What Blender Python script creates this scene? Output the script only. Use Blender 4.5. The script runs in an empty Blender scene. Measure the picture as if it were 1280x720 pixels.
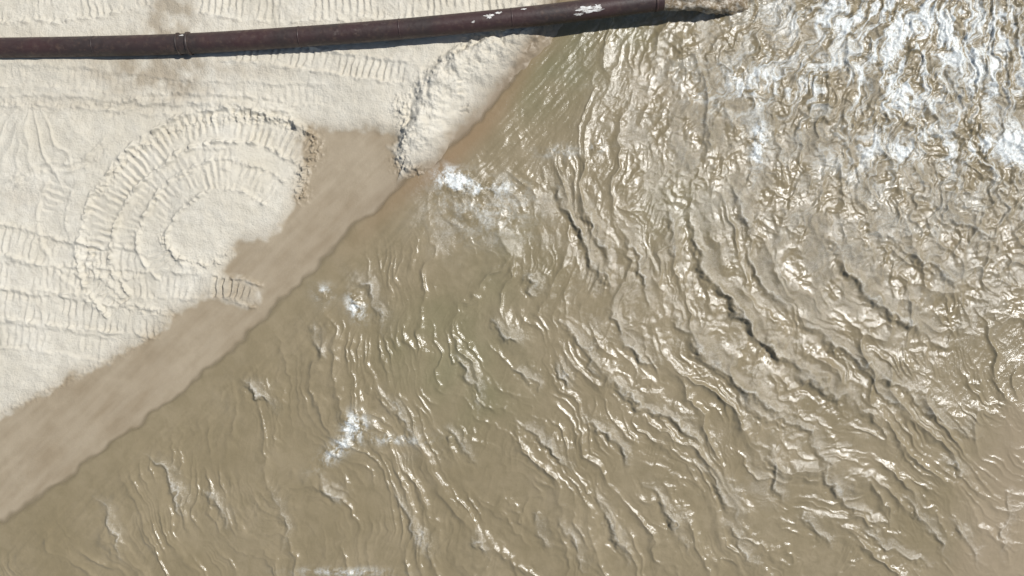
import bpy, math, numpy as np
from mathutils import Vector
S=30.0; CAMH=30.0
F=np.float32
# ---------------- noise helpers ----------------
def perlin(x,y,seed=0):
    rng=np.random.RandomState(seed+11)
    perm=rng.permutation(512); perm=np.concatenate([perm,perm])
    ang=rng.rand(512)*2*np.pi
    gx=np.cos(ang).astype(F); gy=np.sin(ang).astype(F)
    xf=np.floor(x); yf=np.floor(y)
    xi=xf.astype(np.int32)&511; yi=yf.astype(np.int32)&511
    u=(x-xf).astype(F); v=(y-yf).astype(F)
    x1=(xi+1)&511; y1=(yi+1)&511
    def g(a,b,dx,dy):
        h=perm[perm[a]+b]
        return gx[h]*dx+gy[h]*dy
    n00=g(xi,yi,u,v); n10=g(x1,yi,u-1,v); n01=g(xi,y1,u,v-1); n11=g(x1,y1,u-1,v-1)
    fu=u*u*u*(u*(u*6-15)+10); fv=v*v*v*(v*(v*6-15)+10)
    a=n00+fu*(n10-n00); b=n01+fu*(n11-n01)
    return (a+fv*(b-a))*1.5
def fbm(x,y,o=4,seed=0,g=0.5):
    r=0;a=1.0
    for i in range(o):
        r=r+a*perlin(x,y,seed+i*7); x=x*2.03+3.1; y=y*2.03+1.7; a*=g
    return r
def ridge(x,y,seed=0,k=2.2,p=2.0):
    n=np.clip(1-np.abs(perlin(x,y,seed))*k,0,1)
    return n**p
def ss(a,b,x):
    t=np.clip((x-a)/(b-a),0,1); return t*t*(3-2*t)
def smooth(pts,n=8):
    P=[np.array(p,float) for p in pts]; out=[]
    P=[2*P[0]-P[1]]+P+[2*P[-1]-P[-2]]
    for i in range(1,len(P)-2):
        for k in range(n):
            t=k/n
            out.append(0.5*((2*P[i])+(-P[i-1]+P[i+1])*t+(2*P[i-1]-5*P[i]+4*P[i+1]-P[i+2])*t*t+(-P[i-1]+3*P[i]-3*P[i+1]+P[i+2])*t**3))
    out.append(P[-2]); return np.array(out)
def pdist(px,py,pts):
    best=np.full(px.shape,1e9,F); sa=np.zeros(px.shape,F); sg=np.ones(px.shape,F); s0=0.
    for i in range(len(pts)-1):
        a=pts[i]; b=pts[i+1]; d=b-a; L=math.hypot(*d)
        if L<1e-6: continue
        tx,ty=d/L
        rx=px-a[0]; ry=py-a[1]
        t=np.clip(rx*tx+ry*ty,0,L)
        qx=rx-t*tx; qy=ry-t*ty
        dd=np.sqrt(qx*qx+qy*qy); m=dd<best
        best=np.where(m,dd,best); sa=np.where(m,s0+t,sa)
        sg=np.where(m,np.where(tx*ry-ty*rx>0,1.,-1.),sg); s0+=L
    return best,sa,sg,s0
def inside(px,py,poly):
    r=np.zeros(px.shape,bool); n=len(poly)
    for i in range(n):
        x1,y1=poly[i]; x2,y2=poly[(i+1)%n]
        if y1==y2: continue
        c=(y1>py)!=(y2>py)
        r^=c&(px<(x2-x1)*(py-y1)/(y2-y1)+x1)
    return r
def local(PX,PY,pts,m):
    lo=pts.min(0)-m; hi=pts.max(0)+m
    cols=np.where((PX[0]>=lo[0])&(PX[0]<=hi[0]))[0]; rows=np.where((PY[:,0]>=lo[1])&(PY[:,0]<=hi[1]))[0]
    if len(cols)==0 or len(rows)==0: return None
    return slice(rows[0],rows[-1]+1),slice(cols[0],cols[-1]+1)
def axis(a,b,st,far=380):
    c=list(np.arange(a,b,st)); 
    s=st; l=[]; v=a
    while v>-far: s=min(s*1.12,14); v-=s; l.append(v)
    s=st; r=[]; v=c[-1]
    while v<far: s=min(s*1.12,14); v+=s; r.append(v)
    return np.array(l[::-1]+c+r,dtype=np.float64)
def make_grid(name,xs,ys,Z,attrs,mat):
    ny,nx=Z.shape; X,Y=np.meshgrid(xs,ys)
    co=np.stack([X,Y,Z],-1).reshape(-1,3).astype(F)
    i=np.arange(ny*nx).reshape(ny,nx)
    q=np.stack([i[:-1,:-1],i[:-1,1:],i[1:,1:],i[1:,:-1]],-1).reshape(-1,4)
    me=bpy.data.meshes.new(name); me.vertices.add(len(co)); me.vertices.foreach_set("co",co.ravel())
    me.loops.add(q.size); me.loops.foreach_set("vertex_index",q.ravel().astype(np.int32))
    me.polygons.add(len(q)); me.polygons.foreach_set("loop_start",np.arange(0,q.size,4,dtype=np.int32))
    me.polygons.foreach_set("use_smooth",np.ones(len(q),bool))
    me.update(calc_edges=True)
    for k,v in attrs.items():
        at=me.attributes.new(k,'FLOAT','POINT'); at.data.foreach_set("value",np.ascontiguousarray(v,dtype=F).ravel())
    ob=bpy.data.objects.new(name,me); bpy.context.scene.collection.objects.link(ob)
    me.materials.append(mat); return ob

SHORE=np.array([(-9000,6700),(-1500,1640),(-300,860),(0,655),(80,602),(150,545),(230,487),(330,397),(400,327),(500,230),(545,203),(600,150),(640,98),(668,52),(700,0),(760,-90),(1300,-700),(9000,-9000)],float)
DRY=np.array([(-9000,6500),(-1500,1490),(-300,700),(0,518),(60,490),(110,462),(170,432),(205,408),(215,388),(262,376),(325,380),(322,362),(285,337),(300,315),(345,285),(370,250),(381,215),(374,178),(388,158),(440,165),(486,158),(505,175),(498,205),(520,214),(560,178),(600,135),(640,80),(664,42),(696,-10),(752,-100),(1290,-720),(8900,-9000)],float)
COR=[(9000,-60000),(-60000,-60000),(-60000,6700)]
def sdist(PX,PY,L):
    d,s,g,_=pdist(PX,PY,L)
    return np.where(inside(PX,PY,list(map(tuple,L))+COR),d,-d)
shore_d=lambda a,b:sdist(a,b,SHORE)
dry_d=lambda a,b:sdist(a,b,DRY)

# ---------------- ground ----------------
xs=axis(-23,3.2,0.031); ys=axis(-13,13.4,0.031)
X,Y=np.meshgrid(xs,ys); PX=X*S+640; PY=360-Y*S
sd=shore_d(PX,PY)+3*perlin(X/1.8,Y/1.8,3)
dd=dry_d(PX+8*perlin(X/1.5,Y/1.5,31)+2.0*perlin(X/.4,Y/.4,35),PY+8*perlin(X/1.5,Y/1.5,32)+2.0*perlin(X/.4,Y/.4,36))
Z=np.where(sd>0,0.10*(1-np.exp(-sd/90.))+sd*0.0006,sd*0.004)
Z=np.clip(Z,-3,0.55)
dry=ss(-7,9,dd)
Z=Z+dry*(0.05+0.27*ss(0,110,dd))
inv=np.clip(dry,0,1)
Z+=inv*(0.07*fbm(X/4,Y/4,3,50)+0.024*fbm(X/.6,Y/.6,4,51,.6))
ua=(X*0.72+Y*0.69); va=(-X*0.69+Y*0.72)
Z+=(1-inv)*(0.012*fbm(X/1.5,Y/1.5,3,55)+0.010*fbm(ua/2.5,va/.35,3,56))*ss(-5,30,sd)
def gauss(cx,cy,rx,ry,rot=0):
    c,s=math.cos(rot),math.sin(rot); u=(PX-cx)*c+(PY-cy)*s; v=-(PX-cx)*s+(PY-cy)*c
    return np.exp(-(u/rx)**2-(v/ry)**2)
Z+=0.25*gauss(285,255,75,50,-0.3)
Z+=0.14*gauss(60,180,60,40)
fan=ridge(np.arctan2(PY-120,PX-50)*3.2+.3*perlin(X,Y,63),np.hypot(PX-50,PY-120)/130,62)*gauss(60,190,60,45)
Z+=0.08*fan
def track(pts,w=36,per=8.5,amp=0.06,edge=0.035,seed=0,ang=0.0,fade=1.0):
    P=smooth(pts); sl=local(PX,PY,P,w)
    if sl is None: return
    px=PX[sl];py=PY[sl];x=X[sl];y=Y[sl]
    d,s,g,L=pdist(px,py,P); t=d*g
    t=t+3.0*perlin(x/.9,y/.9,seed+90)
    m=1-ss(w/2-2.5,w/2+1.5,np.abs(t)); m=m*ss(-1,10,s)*ss(-1,10,L-s)
    ph=(s+ang*t+2.2*perlin(x/.8,y/.8,seed+80)+1.0*perlin(x/.25,y/.25,seed+81))/per
    f=ph-np.floor(ph)
    bar=np.where(f<0.35,f/0.35,1-(f-0.35)/0.65)**1.2
    am=fade*np.clip(0.55+1.4*perlin(x/1.6,y/1.6,seed+70)+1.1*perlin(x/.5,y/.5,seed+71),0.03,1.25)
    Z[sl]+=m*((bar-0.55)*amp*1.0*am-0.025)
    rim=np.exp(-((np.abs(t)-w/2-1)/3.0)**2)*ss(-1,10,s)*ss(-1,10,L-s)
    Z[sl]+=rim*edge*1.4*np.clip(0.5+1.2*perlin(x/.35,y/.35,seed+60)+.6*perlin(x/.15,y/.15,seed+61),0,1.8)
track([(392,192),(350,170),(300,160),(240,168),(190,200),(150,245),(128,300),(128,345),(160,388)],38,8.6,0.085,0.11,1)
track([(352,246),(318,226),(275,222),(235,240),(205,275),(200,312),(222,345)],34,8,0.06,0.07,2)
track([(300,200),(250,205),(205,232),(172,275),(165,315)],26,8,0.035,0.04,12)
track([(90,225),(75,275),(95,330),(150,385)],30,8.5,0.045,0.03,3)
track([(-60,290),(20,302),(110,325),(190,330)],34,8.5,0.05,0.05,4)
track([(-60,335),(30,345),(130,352),(255,358)],30,8,0.04,0.04,5)
track([(-60,372),(30,382),(120,395),(205,404)],34,8.5,0.055,0.05,6)
track([(-60,415),(20,418),(90,428),(150,440)],28,8.5,0.03,0.02,16)
track([(262,357),(295,362),(328,372)],27,8.5,0.13,0.05,7,fade=1.4)
track([(270,66),(340,70),(430,84),(515,95)],27,8.2,0.075,0.04,8,ang=0.15)
track([(250,2),(350,12),(450,8),(560,6),(700,-10)],40,8.6,0.06,0.04,9)
track([(-60,18),(40,16),(120,10),(200,-6)],38,8.6,0.055,0.05,10)
track([(-60,-26),(100,-30),(400,-36),(640,-60)],38,8.6,0.055,0.04,11)
track([(-60,128),(80,132),(200,140),(360,146)],10,9,0.02,0.03,13)
track([(140,150),(200,128),(300,128),(380,140)],8,9,0.01,0.04,14)
track([(20,240),(60,215),(110,210),(150,180)],8,9,0.01,0.04,17)
track([(-40,100),(90,102),(240,118),(420,122)],24,8.5,0.02,0.02,18)
# pushed-up sand berm : steeper on its landward side
B=smooth([(672,26),(636,50),(602,68),(570,90),(545,120),(528,155),(514,186)])
d,s,g,L=pdist(PX,PY,B)
jt=4*perlin(X/.3,Y/.3,22)+6*perlin(X/.9,Y/.9,21)
wW=20+jt+4*np.sin(s/18.); wE=44+8*np.sin(s/32.)+jt
ber=np.where(g>0,1-ss(wW*.25,wW*1.2,d),1-ss(0,wE,d))
lump=np.clip(0.85+0.30*fbm(X/1.0,Y/1.0,2,23,0.5)+0.12*fbm(X/.3,Y/.3,3,25,.6),0.1,2)
Z+=ber*0.55*lump*ss(-14,30,L-s+8)
dryB=np.clip(ber*3,0,1)*ss(-12,4,L-s+8)
track([(578,98),(580,145)],13,7,0.16,0.0,15,fade=1.3)
Z-=0.16*gauss(562,116,12,26,0.1)
def clods(pts,w,amp,seed):
    P=smooth(pts); sl=local(PX,PY,P,w*2)
    d,s,g,L=pdist(PX[sl],PY[sl],P); x=X[sl];y=Y[sl]
    e=np.exp(-(d/w)**2); n=np.clip(fbm(x/.22,y/.22,3,seed,0.6)+0.15,0,1.5)
    Z[sl]+=e*n*amp
clods([(300,150),(350,152),(385,168),(395,190),(378,220),(378,245)],8,0.18,200)
clods([(500,130),(508,165),(500,205),(520,215)],9,0.16,201)
clods([(505,140),(540,95),(600,50)],9,0.12,205)
clods([(210,300),(225,320),(260,332),(290,318)],5,0.14,202)
clods([(0,515),(60,490),(110,462),(170,432),(208,405)],5,0.04,203)
clods([(140,240),(170,200),(230,165),(300,150)],7,0.12,204)
clods([(118,300),(135,350),(170,385),(215,392)],7,0.08,206)
clods([(0,130),(80,140),(180,130)],5,0.05,207)
damp=np.clip(gauss(205,92,75,30)*1.3+gauss(228,28,26,22)*1.2+gauss(215,60,30,60)*.8+gauss(490,56,30,10)*.6+gauss(330,92,60,10)*.3,0,1)
damp*=np.clip(0.75+0.8*fbm(X/.7,Y/.7,4,120),0,1.3)
damp+=0.35*gauss(40,250,30,14)*1.0+0.3*gauss(90,135,90,10)
damp+=.5*np.exp(-(dd/12)**2)*(1-dryB)+.9*gauss(300,365,30,14,.2)
damp=np.clip(damp,0,1)*ss(-6,4,dd)
bd=np.minimum((PX-1240)*0.85+(PY-560)*0.25,60)
Z=np.where((PX>1100)&(PY>380),np.maximum(Z,-0.3+0.3*ss(-40,25,bd)+0.06*ss(0,200,bd)),Z)
Zg=Z
wet=1-np.clip(np.maximum(ss(-6,6,dd+4*fbm(X/.5,Y/.5,3,34)),dryB*ss(0,14,sd)),0,1)
shoreband=np.exp(-((sd)/20)**2)*ss(380,560,PX)
streak=np.clip(.5+.8*fbm(ua/2.5,va/.5,4,57)+.3*fbm(X/1.1,Y/1.1,3,58),0,1)

# ---------------- materials ----------------
def newmat(n):
    m=bpy.data.materials.new(n); m.use_nodes=True; nt=m.node_tree; nt.nodes.clear(); return m,nt
class NB:
    def __init__(s,nt): s.nt=nt
    def n(s,t,**k):
        a=s.nt.nodes.new(t)
        for kk,v in k.items(): setattr(a,kk,v)
        return a
    def l(s,a,b): s.nt.links.new(a,b)
    def attr(s,name): return s.n('ShaderNodeAttribute',attribute_name=name).outputs['Fac']
    def noise(s,scale,det=4,rough=.55,vec=None,dist=0):
        a=s.n('ShaderNodeTexNoise'); a.inputs['Scale'].default_value=scale; a.inputs['Detail'].default_value=det; a.inputs['Roughness'].default_value=rough; a.inputs['Distortion'].default_value=dist
        if vec is None: vec=s.n('ShaderNodeTexCoord').outputs['Object']
        s.l(vec,a.inputs['Vector']); return a.outputs['Fac']
    def math(s,op,a,b=None,clamp=False):
        m=s.n('ShaderNodeMath',operation=op,use_clamp=clamp)
        for i,v in enumerate([a,b]):
            if v is None: continue
            if isinstance(v,(int,float)): m.inputs[i].default_value=v
            else: s.l(v,m.inputs[i])
        return m.outputs[0]
    def rng(s,v,a,b,c=0,d=1):
        m=s.n('ShaderNodeMapRange'); s.l(v,m.inputs[0])
        for i,q in enumerate([a,b,c,d]): m.inputs[i+1].default_value=q
        return m.outputs[0]
    def mix(s,f,a,b,bt='MIX'):
        m=s.n('ShaderNodeMix',data_type='RGBA',blend_type=bt)
        for i,v in ((0,f),(6,a),(7,b)):
            if isinstance(v,(int,float)): m.inputs[i].default_value=v
            elif isinstance(v,tuple): m.inputs[i].default_value=(*v,1)
            else: s.l(v,m.inputs[i])
        return m.outputs[2]
    def bump(s,h,strength,dist,nrm=None):
        b=s.n('ShaderNodeBump'); b.inputs['Distance'].default_value=dist
        if isinstance(strength,(int,float)): b.inputs['Strength'].default_value=strength
        else: s.l(strength,b.inputs['Strength'])
        s.l(h,b.inputs['Height'])
        if nrm is not None: s.l(nrm,b.inputs['Normal'])
        return b.outputs[0]
def setv(s,inp,v):
    if isinstance(v,(int,float)): inp.default_value=v
    elif isinstance(v,tuple): inp.default_value=(*v,1)
    else: s.l(v,inp)
ms,nt=newmat("sand"); b=NB(nt)
bs=b.n('ShaderNodeBsdfPrincipled'); out=b.n('ShaderNodeOutputMaterial'); b.l(bs.outputs[0],out.inputs[0])
n1=b.noise(.35,5); n2=b.noise(3,5); n3=b.noise(40,3)
c=b.mix(b.rng(n1,.35,.65),(.60,.55,.445),(.70,.655,.555))
c=b.mix(b.rng(n2,.35,.7,0,.4),c,(.52,.465,.365))
c=b.mix(b.rng(n3,.3,.7,0,.25),c,(.44,.395,.305))
wetc=b.mix(b.rng(n1,.4,.6),(.275,.216,.140),(.33,.268,.183))
wetc=b.mix(b.rng(n2,.3,.7,0,.5),wetc,(.245,.193,.125))
wetc=b.mix(b.math('MULTIPLY',b.attr('streak'),.5),wetc,(.37,.305,.215))
c=b.mix(b.math('MULTIPLY',b.attr('damp'),.75),c,(.32,.26,.18))
c=b.mix(b.attr('wet'),c,wetc)
c=b.mix(b.math('MULTIPLY',b.attr('shoreband'),.5),c,(.19,.14,.09))
setv(b,bs.inputs['Base Color'],c)
setv(b,bs.inputs['Roughness'],b.rng(b.attr('wet'),0,1,.9,.42))
bs.inputs['Specular IOR Level'].default_value=.3
h=b.math('ADD',b.noise(14,6,.65),b.math('MULTIPLY',b.noise(60,3),.3))
setv(b,bs.inputs['Normal'],b.bump(h,b.rng(b.attr('wet'),0,1,.75,.18),.07))
make_grid("sand_ground",xs,ys,Zg,dict(wet=wet,damp=damp,shoreband=shoreband,streak=streak),ms)

# ---------------- water ----------------
xs=axis(-22.5,22.5,0.030); ys=axis(-13,13,0.030)
X,Y=np.meshgrid(xs,ys); X=X.astype(F);Y=Y.astype(F); PX=X*S+640; PY=360-Y*S
sd=-shore_d(PX,PY)
vis=ss(3000,900,np.hypot(PX-640,PY-360))
vis=np.clip(vis,0.15,1)
cx,cy=1400.,200.
wx=PX+60*perlin(X/6,Y/6,300)+18*perlin(X/2.2,Y/2.2,301)+6*perlin(X/.8,Y/.8,302)+2.5*perlin(X/.3,Y/.3,306)
wy=PY+60*perlin(X/6,Y/6,303)+18*perlin(X/2.2,Y/2.2,304)+6*perlin(X/.8,Y/.8,305)+2.5*perlin(X/.3,Y/.3,307)
R=np.hypot(wx-cx,(wy-cy))/S; T=np.arctan2(wy-cy,wx-cx-0.01); T=np.where(T<0,T+2*np.pi,T)*22.0
turb=np.clip(ss(540,80,np.hypot((PX-1210)*0.95,(PY-50)*1.2)),0,1)
mid=ss(420,900,PX)
nearsh=ss(5,90,sd)
patch=np.clip(0.6+1.3*perlin(X/3.2,Y/3.2,310),0.10,1.3)
patch2=np.clip(0.55+1.6*perlin(X/1.7,Y/1.7,311),0.02,1.4)
patch3=np.clip(0.45+1.7*perlin(X/2.1,Y/2.1,312),0.0,1.4)
hl=0.08*perlin(R/3.0,T/6,320)
A=ridge(R/1.6+.6*hl,T/7.0,321,2.6,2.4)
Bq=ridge(R/0.70,T/3.2,322,2.4,2.2)
C=ridge(R/0.33,T/1.4,323,2.2,1.6)
C2=ridge(R/0.20,T/.8,325,2.2,1.4)
D=fbm(X/.35,Y/.35,4,324,.6)
low=ss(250,520,PY)
h=hl+nearsh*((0.085+.02*low)*A*patch*(.65+.5*mid)+(0.036+.012*low)*Bq*patch2+0.012*C*patch3+0.0045*C2*patch2)
tx=X+0.30*fbm(X/1.5,Y/1.5,3,330); ty=Y+0.30*fbm(X/1.5,Y/1.5,3,331)
fx=PX-1240; fy=PY+260
fr=np.hypot(fx,fy)/S; fa=np.arctan2(fy,fx)
su=fr+0.5*fbm(X/1.5,Y/1.5,3,330); sv=fa*14+0.45*fbm(X/1.2,Y/1.2,3,331)
tu=0.10*ridge(sv/.85,su/2.4,332,2.2,1.8)+0.045*ridge(sv/.4,su/1.0,333,2.2,1.6)+0.05*ridge(tx/.7,ty/.5,335,2.4,1.8)+0.020*fbm(tx/.25,ty/.25,4,334,.6)
h=h*(1-.3*turb)+turb*tu+0.0035*D*(.4+patch2*.9)*nearsh
u=(X*0.70+Y*0.71); v=(-X*0.71+Y*0.70)
edge=np.exp(-((sd-35)/45.)**2)
h+=0.02*edge*fbm(u/1.6,v/.22,2,340)
u2=(X*.35+Y*.94)+.4*perlin(X/1.1,Y/1.1,346); v2=(X*.94-Y*.35)+.25*perlin(X/.9,Y/.9,347)
h+=nearsh*0.015*ridge(v2/.40,u2/2.0,348,2.2,1.6)*np.clip(.0+1.5*perlin(X/2.7,Y/2.7,349),0,1.2)
fine=ridge((v+.3*perlin(X,Y,345))/.28,u/2.2,341)*np.clip(perlin(X/2.5,Y/2.5,342)*2,0,1)
h+=0.010*fine*nearsh
crest=np.zeros_like(X); grain=np.zeros_like(X)
def wave(pts,amp=.16,w=9,seed=0,gr=1.0):
    P=smooth(pts); sl=local(PX,PY,P,w*8)
    x=X[sl];y=Y[sl]
    px=PX[sl]+8*perlin(x/.9,y/.9,seed+400)+4.5*perlin(x/.35,y/.35,seed+401)+1.5*perlin(x/.13,y/.13,seed+405)
    py=PY[sl]+8*perlin(x/.9,y/.9,seed+402)+4.5*perlin(x/.35,y/.35,seed+403)+1.5*perlin(x/.13,y/.13,seed+406)
    d,s,g,L=pdist(px,py,P); t=-d*g
    tp=ss(0,L*.35,s)*ss(0,L*.4,L-s)
    am=np.clip(.75+.9*perlin(x/.8,y/.8,seed+404),.15,1.25)
    prof=np.where(t<0,np.exp(-(np.abs(t)/(w*0.85))**2),np.exp(-(np.abs(t)/(w*1.9))**1.4))
    tr=0.35*np.exp(-((t-w*4)/(w*1.2))**2)-0.25*np.exp(-((t+w*2.0)/(w*.9))**2)
    h[sl]+=amp*tp*am*(prof+tr)
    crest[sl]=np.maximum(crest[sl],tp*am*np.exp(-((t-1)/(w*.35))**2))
    grain[sl]=np.maximum(grain[sl],gr*tp*np.exp(-((t-w*1.2)/(w*2.0))**2))
W=[([(886,210),(872,235),(864,270),(868,305),(885,345),(915,385),(960,430),(1010,470),(1080,520),(1140,568)],.26,9),
([(1008,266),(1040,300),(1065,345),(1110,390),(1160,420),(1220,442)],.20,9),
([(658,196),(692,232),(715,275),(740,320),(756,360),(768,412)],.19,8),
([(716,228),(730,262),(752,310),(764,350)],.14,7),
([(832,360),(850,405),(895,455),(950,500),(1020,540)],.14,8),
([(905,470),(960,520),(1010,545),(1050,600)],.12,7),
([(738,450),(785,498),(845,528),(900,585)],.15,7),
([(690,395),(735,440),(748,485)],.12,7),([(798,598),(835,640),(862,695)],.17,7),
([(738,600),(760,650),(792,715)],.16,7),([(655,338),(674,378)],.13,7),([(608,398),(658,442)],.13,7),
([(298,472),(325,495),(355,525)],.14,7),([(255,610),(272,632),(288,665)],.15,7),([(585,665),(610,702)],.13,7),
([(550,528),(600,582)],.12,6),([(982,370),(1040,430),(1105,472),(1180,500)],.15,8),
([(1172,572),(1218,602)],.12,7),([(962,560),(976,640)],.11,6),([(690,450),(722,492)],.11,6),
([(640,455),(680,490)],.10,6),([(720,520),(760,545),(800,590)],.11,6),([(860,560),(905,620),(930,680)],.12,7),
([(1020,560),(1050,620),(1100,660)],.12,7),([(440,330),(470,380),(480,430)],.11,8),([(385,400),(410,450)],.11,8),
([(180,560),(215,600),(235,660)],.10,7),([(760,380),(785,430),(830,470)],.12,7),([(930,300),(950,350),(1000,400)],.12,8),
([(1080,265),(1130,310),(1180,345),(1250,360)],.15,8),([(930,220),(925,260),(945,300)],.12,8),([(1120,480),(1180,530),(1240,550)],.12,7),
([(480,600),(520,660),(540,715)],.10,7),([(660,640),(690,690)],.10,6),([(400,590),(430,640)],.09,7),([(1000,640),(1040,690)],.11,7),
([(1120,610),(1160,660),(1190,710)],.10,6),([(1262,600),(1255,650),(1248,710)],.10,5),([(1060,650),(1120,690),(1180,715)],.11,6),
([(780,290),(800,340),(815,390)],.09,6),([(640,520),(690,560),(720,610)],.11,6),([(560,430),(590,480),(600,520)],.08,6),([(900,640),(930,690),(950,718)],.10,6),
([(330,600),(352,640),(360,690)],.09,6),([(700,640),(722,690),(735,718)],.10,6),([(840,250),(838,300),(850,345)],.09,6),([(1160,240),(1200,280),(1262,300)],.1,7),
([(1060,440),(1110,500),(1160,530)],.10,6),([(1180,640),(1215,680),(1235,715)],.09,6),([(120,610),(140,650),(150,700)],.08,6),([(470,480),(500,520),(530,560)],.09,6)]
for i,(p,a,w) in enumerate(W): wave(p,a*.78,w*.64,i*9)
def G(cx,cy,rx,ry,rot=0):
    c,s=math.cos(rot),math.sin(rot); u=(PX-cx)*c+(PY-cy)*s; v=-(PX-cx)*s+(PY-cy)*c
    return np.exp(-(u/rx)**2-(v/ry)**2)
fo=1.6*G(568,225,20,12,.3)+.7*G(600,235,38,8,0)+.30*G(610,260,60,35)+1.4*G(445,383,9,14,-.4)+.9*G(405,366,10,9)+1.4*G(442,528,11,13,.6)+1.0*G(428,556,32,9,-.7)+.55*G(490,549,38,6)+1.5*G(947,182,9,28,.1)+.8*G(745,185,8,7)+.35*G(700,190,25,8)
fo+=.6*G(430,714,50,5)
fot=1.3*G(1130,85,50,80,.3)+1.1*G(1180,30,110,34)+1.0*G(1250,190,50,26)+.8*G(1010,100,75,28)+.9*G(1240,90,55,55)+.8*G(1080,20,100,26)+.5*G(930,110,60,30)+.5*G(1150,190,90,34)+.3*turb
fn=np.clip(.42+.9*fbm(X/.7+.6*perlin(X,Y,351),Y/.7,6,350,.75),0,1.3)
fs_=np.clip(.30+1.0*fbm(sv/.6,su/1.5,6,356,.74)+.5*perlin(X/1.8,Y/1.8,357),0,1.2)
foam=np.clip(fo*fn+.9*fot*fs_+0.2*turb*np.clip(tu*8-.8,0,1)*fs_,0,1)
h+=0.07*np.clip(fo+.4*fot*fs_,0,1.2)*np.clip(.6+fbm(X/.4,Y/.4,4,352,.6),0,1.5)
gg=.7*G(620,265,75,50)+.4*G(560,270,50,40)+.4*G(500,560,60,35)+.4*G(430,370,50,40)+.6*G(1060,340,90,50,.7)+.7*G(900,150,90,70)+.4*G(750,350,30,60)+.6*turb+.4*G(960,600,60,50)+.3*G(310,490,40,30)+.4*G(1000,300,200,200)
grain=np.clip(grain*.5+gg*np.clip(.3+1.3*fbm(X/1.1,Y/1.1,4,353),0,1.3)+.2*np.clip(A*patch,0,1)*nearsh*mid,0,1)
green=np.clip(.9*G(690,95,75,40,-.5)+.5*G(770,50,60,25)+.55*G(540,420,70,45,-.5)+.6*G(590,480,60,60)+.35*G(640,330,50,60)+.3*G(850,260,60,60),0,1)*np.clip(.8+.6*perlin(X/1.5,Y/1.5,355),0,1.2)
brown=np.exp(-((sd-8)/16.)**2)*ss(380,560,PX)*ss(800,560,PX)
bdw=((PX-1245)*0.85+(PY-560)*0.25+14*perlin(X/1.2,Y/1.2,360))
bar=ss(-45,25,bdw)*ss(450,540,PY)
calm=ss(-2,55,sd)
h=h*vis
h=h*(0.12+0.88*calm)*(1-.5*bar)+0.035
film=ss(-5,5,sd+3*perlin(X/.5,Y/.5,361)+5*perlin(X/1.6,Y/1.6,362))
h=h-0.25*ss(0,-60,sd)
mw,nt=newmat("muddy_water"); b=NB(nt)
bs=b.n('ShaderNodeBsdfPrincipled'); out=b.n('ShaderNodeOutputMaterial')
n1=b.noise(.25,5,.6); n2=b.noise(1.6,6,.6,dist=.6); n3=b.noise(34,4,.7); n4=b.noise(12,6,.7)
c=b.mix(b.rng(n1,.35,.65),(.225,.180,.104),(.272,.220,.136))
c=b.mix(b.rng(n2,.4,.65,0,.5),c,(.192,.155,.088))
c=b.mix(b.math('MULTIPLY',b.attr('green'),.6),c,(.145,.152,.074))
c=b.mix(b.math('MULTIPLY',b.attr('brown'),.6),c,(.26,.165,.088))
c=b.mix(b.math('MULTIPLY',b.attr('grain'),b.rng(n3,.42,.62,0,.4)),c,(.42,.395,.335))
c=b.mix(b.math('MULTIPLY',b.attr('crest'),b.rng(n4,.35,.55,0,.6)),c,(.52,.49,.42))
c=b.mix(b.math('MULTIPLY',b.attr('bar'),.5),c,(.33,.26,.175))
fm=b.math('MULTIPLY',b.attr('foam'),b.rng(n4,.32,.58,.25,1.3),clamp=True)
c=b.mix(fm,c,(.70,.72,.69))
setv(b,bs.inputs['Base Color'],c)
setv(b,bs.inputs['Roughness'],b.math('ADD',b.rng(fm,0,1,.175,.5),b.math('MULTIPLY',b.attr('grain'),.07)))
bs.inputs['IOR'].default_value=1.45
rs=b.math('ADD',b.math('MULTIPLY',b.attr('grain'),.75),.14,clamp=True)
h1=b.bump(b.noise(6,6,.65,dist=.4),.20,.07)
h2=b.bump(b.noise(34,4,.7),rs,.034,h1)
setv(b,bs.inputs['Normal'],h2)
tr=b.n('ShaderNodeBsdfTransparent'); mx=b.n('ShaderNodeMixShader'); b.l(b.attr('film'),mx.inputs[0]); b.l(tr.outputs[0],mx.inputs[1]); b.l(bs.outputs[0],mx.inputs[2]); b.l(mx.outputs[0],out.inputs[0])
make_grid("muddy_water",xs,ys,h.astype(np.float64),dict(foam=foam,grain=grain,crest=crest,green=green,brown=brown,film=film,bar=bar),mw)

# ---------------- pipe ----------------
def Wp(px,py,z): k=(CAMH-z)/CAMH; return Vector(((px-640)/S*k,(360-py)/S*k,z))
mp,nt=newmat("rusty_steel"); b=NB(nt)
bs=b.n('ShaderNodeBsdfPrincipled'); out=b.n('ShaderNodeOutputMaterial'); b.l(bs.outputs[0],out.inputs[0])
c=b.mix(b.rng(b.noise(.5,4),.4,.6),(.050,.025,.022),(.038,.026,.022))
c=b.mix(b.rng(b.noise(4,6,.7),.52,.68,0,.8),c,(.085,.052,.038))
c=b.mix(b.rng(b.noise(1.3,6,.75),.61,.70,0,.5),c,(.17,.14,.12))
setv(b,bs.inputs['Base Color'],c); setv(b,bs.inputs['Roughness'],b.rng(b.noise(6),.3,.7,.36,.65)); bs.inputs['Specular IOR Level'].default_value=.5
setv(b,bs.inputs['Normal'],b.bump(b.noise(12,5),.3,.02))
mpw,nt=newmat("flaking_paint"); b=NB(nt)
bs=b.n('ShaderNodeBsdfPrincipled'); out=b.n('ShaderNodeOutputMaterial'); b.l(bs.outputs[0],out.inputs[0]); setv(b,bs.inputs['Base Color'],b.mix(b.rng(b.noise(9),.4,.6),(.5,.47,.42),(.75,.73,.68)))
mdk,nt=newmat("pipe_inside"); b=NB(nt)
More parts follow.
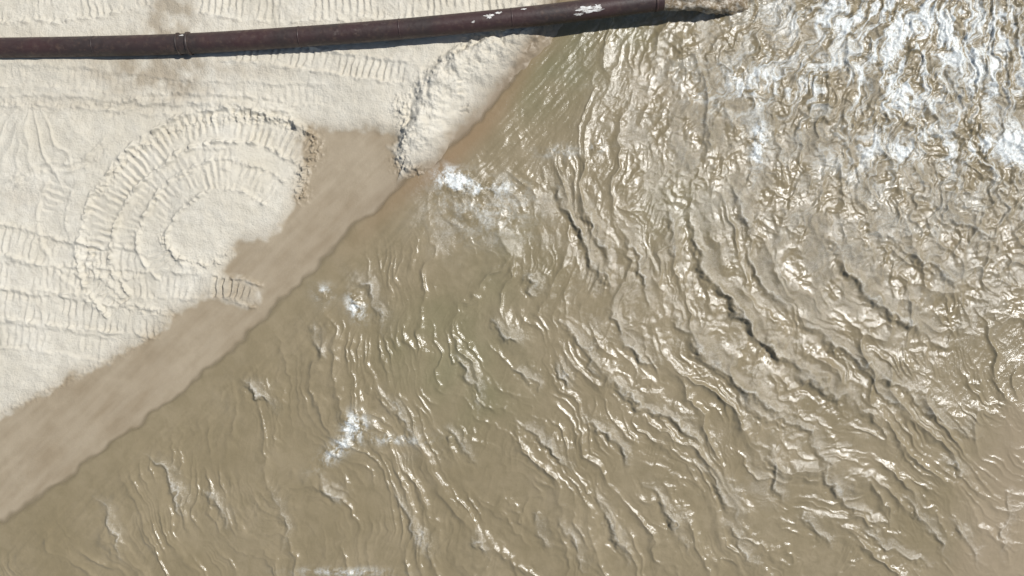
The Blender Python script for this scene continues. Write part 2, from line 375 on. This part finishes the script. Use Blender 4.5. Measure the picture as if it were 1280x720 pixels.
bs=b.n('ShaderNodeBsdfPrincipled'); out=b.n('ShaderNodeOutputMaterial'); b.l(bs.outputs[0],out.inputs[0]); setv(b,bs.inputs['Base Color'],b.mix(b.noise(6),(.02,.012,.01),(.05,.03,.02)))
pts=[(-2600,100),(-900,72),(-300,64),(0,60),(120,58),(237,54.5),(375,46),(500,36.5),(640,23),(740,11.5),(828,0)]
zz=[.85,.85,.85,.85,.85,.86,.88,.92,.98,1.02,1.05]
sp=smooth([tuple(Wp(p[0],p[1],z)) for p,z in zip(pts,zz)],10); RAD=.40
root=bpy.data.objects.new("discharge_pipe",None); bpy.context.scene.collection.objects.link(root)
def sweep(name,P,rads,mat,seg=40,caps=False):
    vs=[];fs=[]
    for i,p in enumerate(P):
        d=(P[min(i+1,len(P)-1)]-P[max(i-1,0)]); d=Vector(d).normalized()
        s=d.cross(Vector((0,0,1))).normalized(); u=s.cross(d)
        for k in range(seg):
            a=2*math.pi*k/seg; vs.append(Vector(p)+(s*math.cos(a)+u*math.sin(a))*rads[i])
    for i in range(len(P)-1):
        for k in range(seg):
            fs.append((i*seg+k,i*seg+(k+1)%seg,(i+1)*seg+(k+1)%seg,(i+1)*seg+k))
    me=bpy.data.meshes.new(name); me.from_pydata(vs,[],fs); me.update()
    for f in me.polygons: f.use_smooth=True
    me.materials.append(mat); o=bpy.data.objects.new(name,me); bpy.context.scene.collection.objects.link(o); o.parent=root
    return o
sweep("pipe_wall",sp,[RAD]*len(sp),mp)
e=sp[-1]; dr=(sp[-1]-sp[-2]); dr/=np.linalg.norm(dr)
o=sweep("pipe_mouth",[e-dr*0.001,e+dr*.01,e+dr*.01,e-dr*2.5],[RAD,RAD-.004,RAD-.035,RAD-.035],mdk)
def collar(px,wd,r,nm):
    j=np.argmin([abs(p[0]/((CAMH-p[2])/CAMH)*S+640-px) for p in sp]); c=sp[j]; t=sp[min(j+1,len(sp)-1)]-sp[j-1]; t/=np.linalg.norm(t)
    sweep(nm,[c-t*wd/2,c-t*wd/2,c-t*wd*.45,c+t*wd*.45,c+t*wd/2,c+t*wd/2],[RAD-.01,r-.012,r,r,r-.012,RAD-.01],mp)
for k,(px,wd,r) in enumerate([(237,.10,.455),(228,.06,.44),(375,.05,.412),(500,.05,.412),(120,.04,.41),(640,.05,.412),(822,.10,.42),(-300,.12,.455),(-900,.12,.455)]): collar(px,wd,r,"weld_collar_%d"%k)
rng=np.random.RandomState(4)
def patchp(px,off,ln,wd,nm):
    us=np.array([p[0]/((CAMH-p[2])/CAMH)*S+640 for p in sp])
    n=28;ring=[]
    for k in range(n):
        a=2*math.pi*k/n; r=1+.55*(rng.rand()-.5)*2
        ring.append((px+ln*math.cos(a)*r, off+wd*math.sin(a)*r))
    def skin(q,th):
        c=np.array([np.interp(q,us,sp[:,i]) for i in range(3)]); c2=np.array([np.interp(q+8,us,sp[:,i]) for i in range(3)])
        d=Vector(c2-c).normalized(); s=d.cross(Vector((0,0,1))).normalized(); u=s.cross(d)
        return Vector(c)+(-s*math.sin(th)+u*math.cos(th))*(RAD+.006)
    vs=[skin(px,off)];M=3
    for m in range(1,M+1):
        for (q,t) in ring: vs.append(skin(px+(q-px)*m/M,off+(t-off)*m/M))
    fs=[(0,1+k,1+(k+1)%n) for k in range(n)]
    for m in range(M-1):
        for k in range(n): fs.append((1+m*n+k,1+(m+1)*n+k,1+(m+1)*n+(k+1)%n,1+m*n+(k+1)%n))
    me=bpy.data.meshes.new(nm); me.from_pydata(vs,[],fs); me.materials.append(mpw); o=bpy.data.objects.new(nm,me); bpy.context.scene.collection.objects.link(o); o.parent=root
for k,(px,off,ln,wd) in enumerate([(612,.1,5,.18),(624,.35,4,.12),(730,-.25,9,.22),(738,-.5,12,.12),(722,-.7,5,.1),(745,-.2,4,.2),(592,-.3,2,.08),(655,.5,3,.08),(232,.6,3,.1)]): patchp(px,off,ln,wd,"paint_flake_%d"%k)

# ---------------- discharge jet ----------------
mj,nt=newmat("slurry"); b=NB(nt)
bs=b.n('ShaderNodeBsdfPrincipled'); out=b.n('ShaderNodeOutputMaterial'); b.l(bs.outputs[0],out.inputs[0])
setv(b,bs.inputs['Base Color'],b.mix(b.rng(b.noise(5,6,.7),.45,.62),(.19,.14,.08),(.45,.40,.32)))
bs.inputs['Roughness'].default_value=.3; setv(b,bs.inputs['Normal'],b.bump(b.noise(8,5),.6,.08))
vs=[];fs=[];N=60;seg=36
A0=Wp(820,1,1.05)
JX,JY=np.meshgrid(np.linspace(0,1,N),np.linspace(0,1,seg,endpoint=False)); 
nz=fbm(JX*5,np.abs(JY-.5)*10,4,500,.55)
for i in range(N):
    t=i/(N-1); c=A0+Vector((4.0*t,.50*t,-1.35*t*t)); r=.345+.32*t
    for k in range(seg):
        a=2*math.pi*k/seg; rr=r*(1+.26*nz[k,i]*min(1,t*4)); vs.append(c+Vector((.1*nz[k,i]*t,math.cos(a)*rr,math.sin(a)*rr*.85)))
for i in range(N-1):
    for k in range(seg): fs.append((i*seg+k,i*seg+(k+1)%seg,(i+1)*seg+(k+1)%seg,(i+1)*seg+k))
me=bpy.data.meshes.new("slurry_jet"); me.from_pydata(vs,[],fs)
for f in me.polygons: f.use_smooth=True
me.materials.append(mj); o=bpy.data.objects.new("slurry_jet",me); bpy.context.scene.collection.objects.link(o)

# ---------------- light, sky, camera ----------------
zen=math.radians(34); az=Vector((.90,.43,0)).normalized()
sdv=Vector((az.x*math.sin(zen),az.y*math.sin(zen),math.cos(zen)))
L=bpy.data.lights.new("sun",'SUN'); L.energy=4.4; L.angle=math.radians(.5); L.color=(1,.985,.955)
lo=bpy.data.objects.new("sun",L); lo.rotation_euler=sdv.to_track_quat('Z','Y').to_euler(); lo.location=(30,30,60); bpy.context.scene.collection.objects.link(lo)
w=bpy.data.worlds.new("World"); bpy.context.scene.world=w; w.use_nodes=True; nt=w.node_tree
sk=nt.nodes.new('ShaderNodeTexSky'); sk.sky_type='NISHITA'; sk.sun_disc=False; sk.sun_elevation=math.pi/2-zen; sk.sun_rotation=math.atan2(az.x,az.y)
bg=nt.nodes['Background']; nt.links.new(sk.outputs[0],bg.inputs[0]); bg.inputs[1].default_value=.08
cam=bpy.data.cameras.new("camera"); co=bpy.data.objects.new("camera",cam); bpy.context.scene.collection.objects.link(co)
co.location=(0,0,CAMH); co.rotation_euler=(0,0,0); cam.sensor_width=36; cam.lens=36*CAMH/(1280/S); cam.clip_end=2000
bpy.context.scene.camera=co
sc=bpy.context.scene; sc.view_settings.view_transform='Standard'; sc.view_settings.look='None'; sc.view_settings.exposure=0
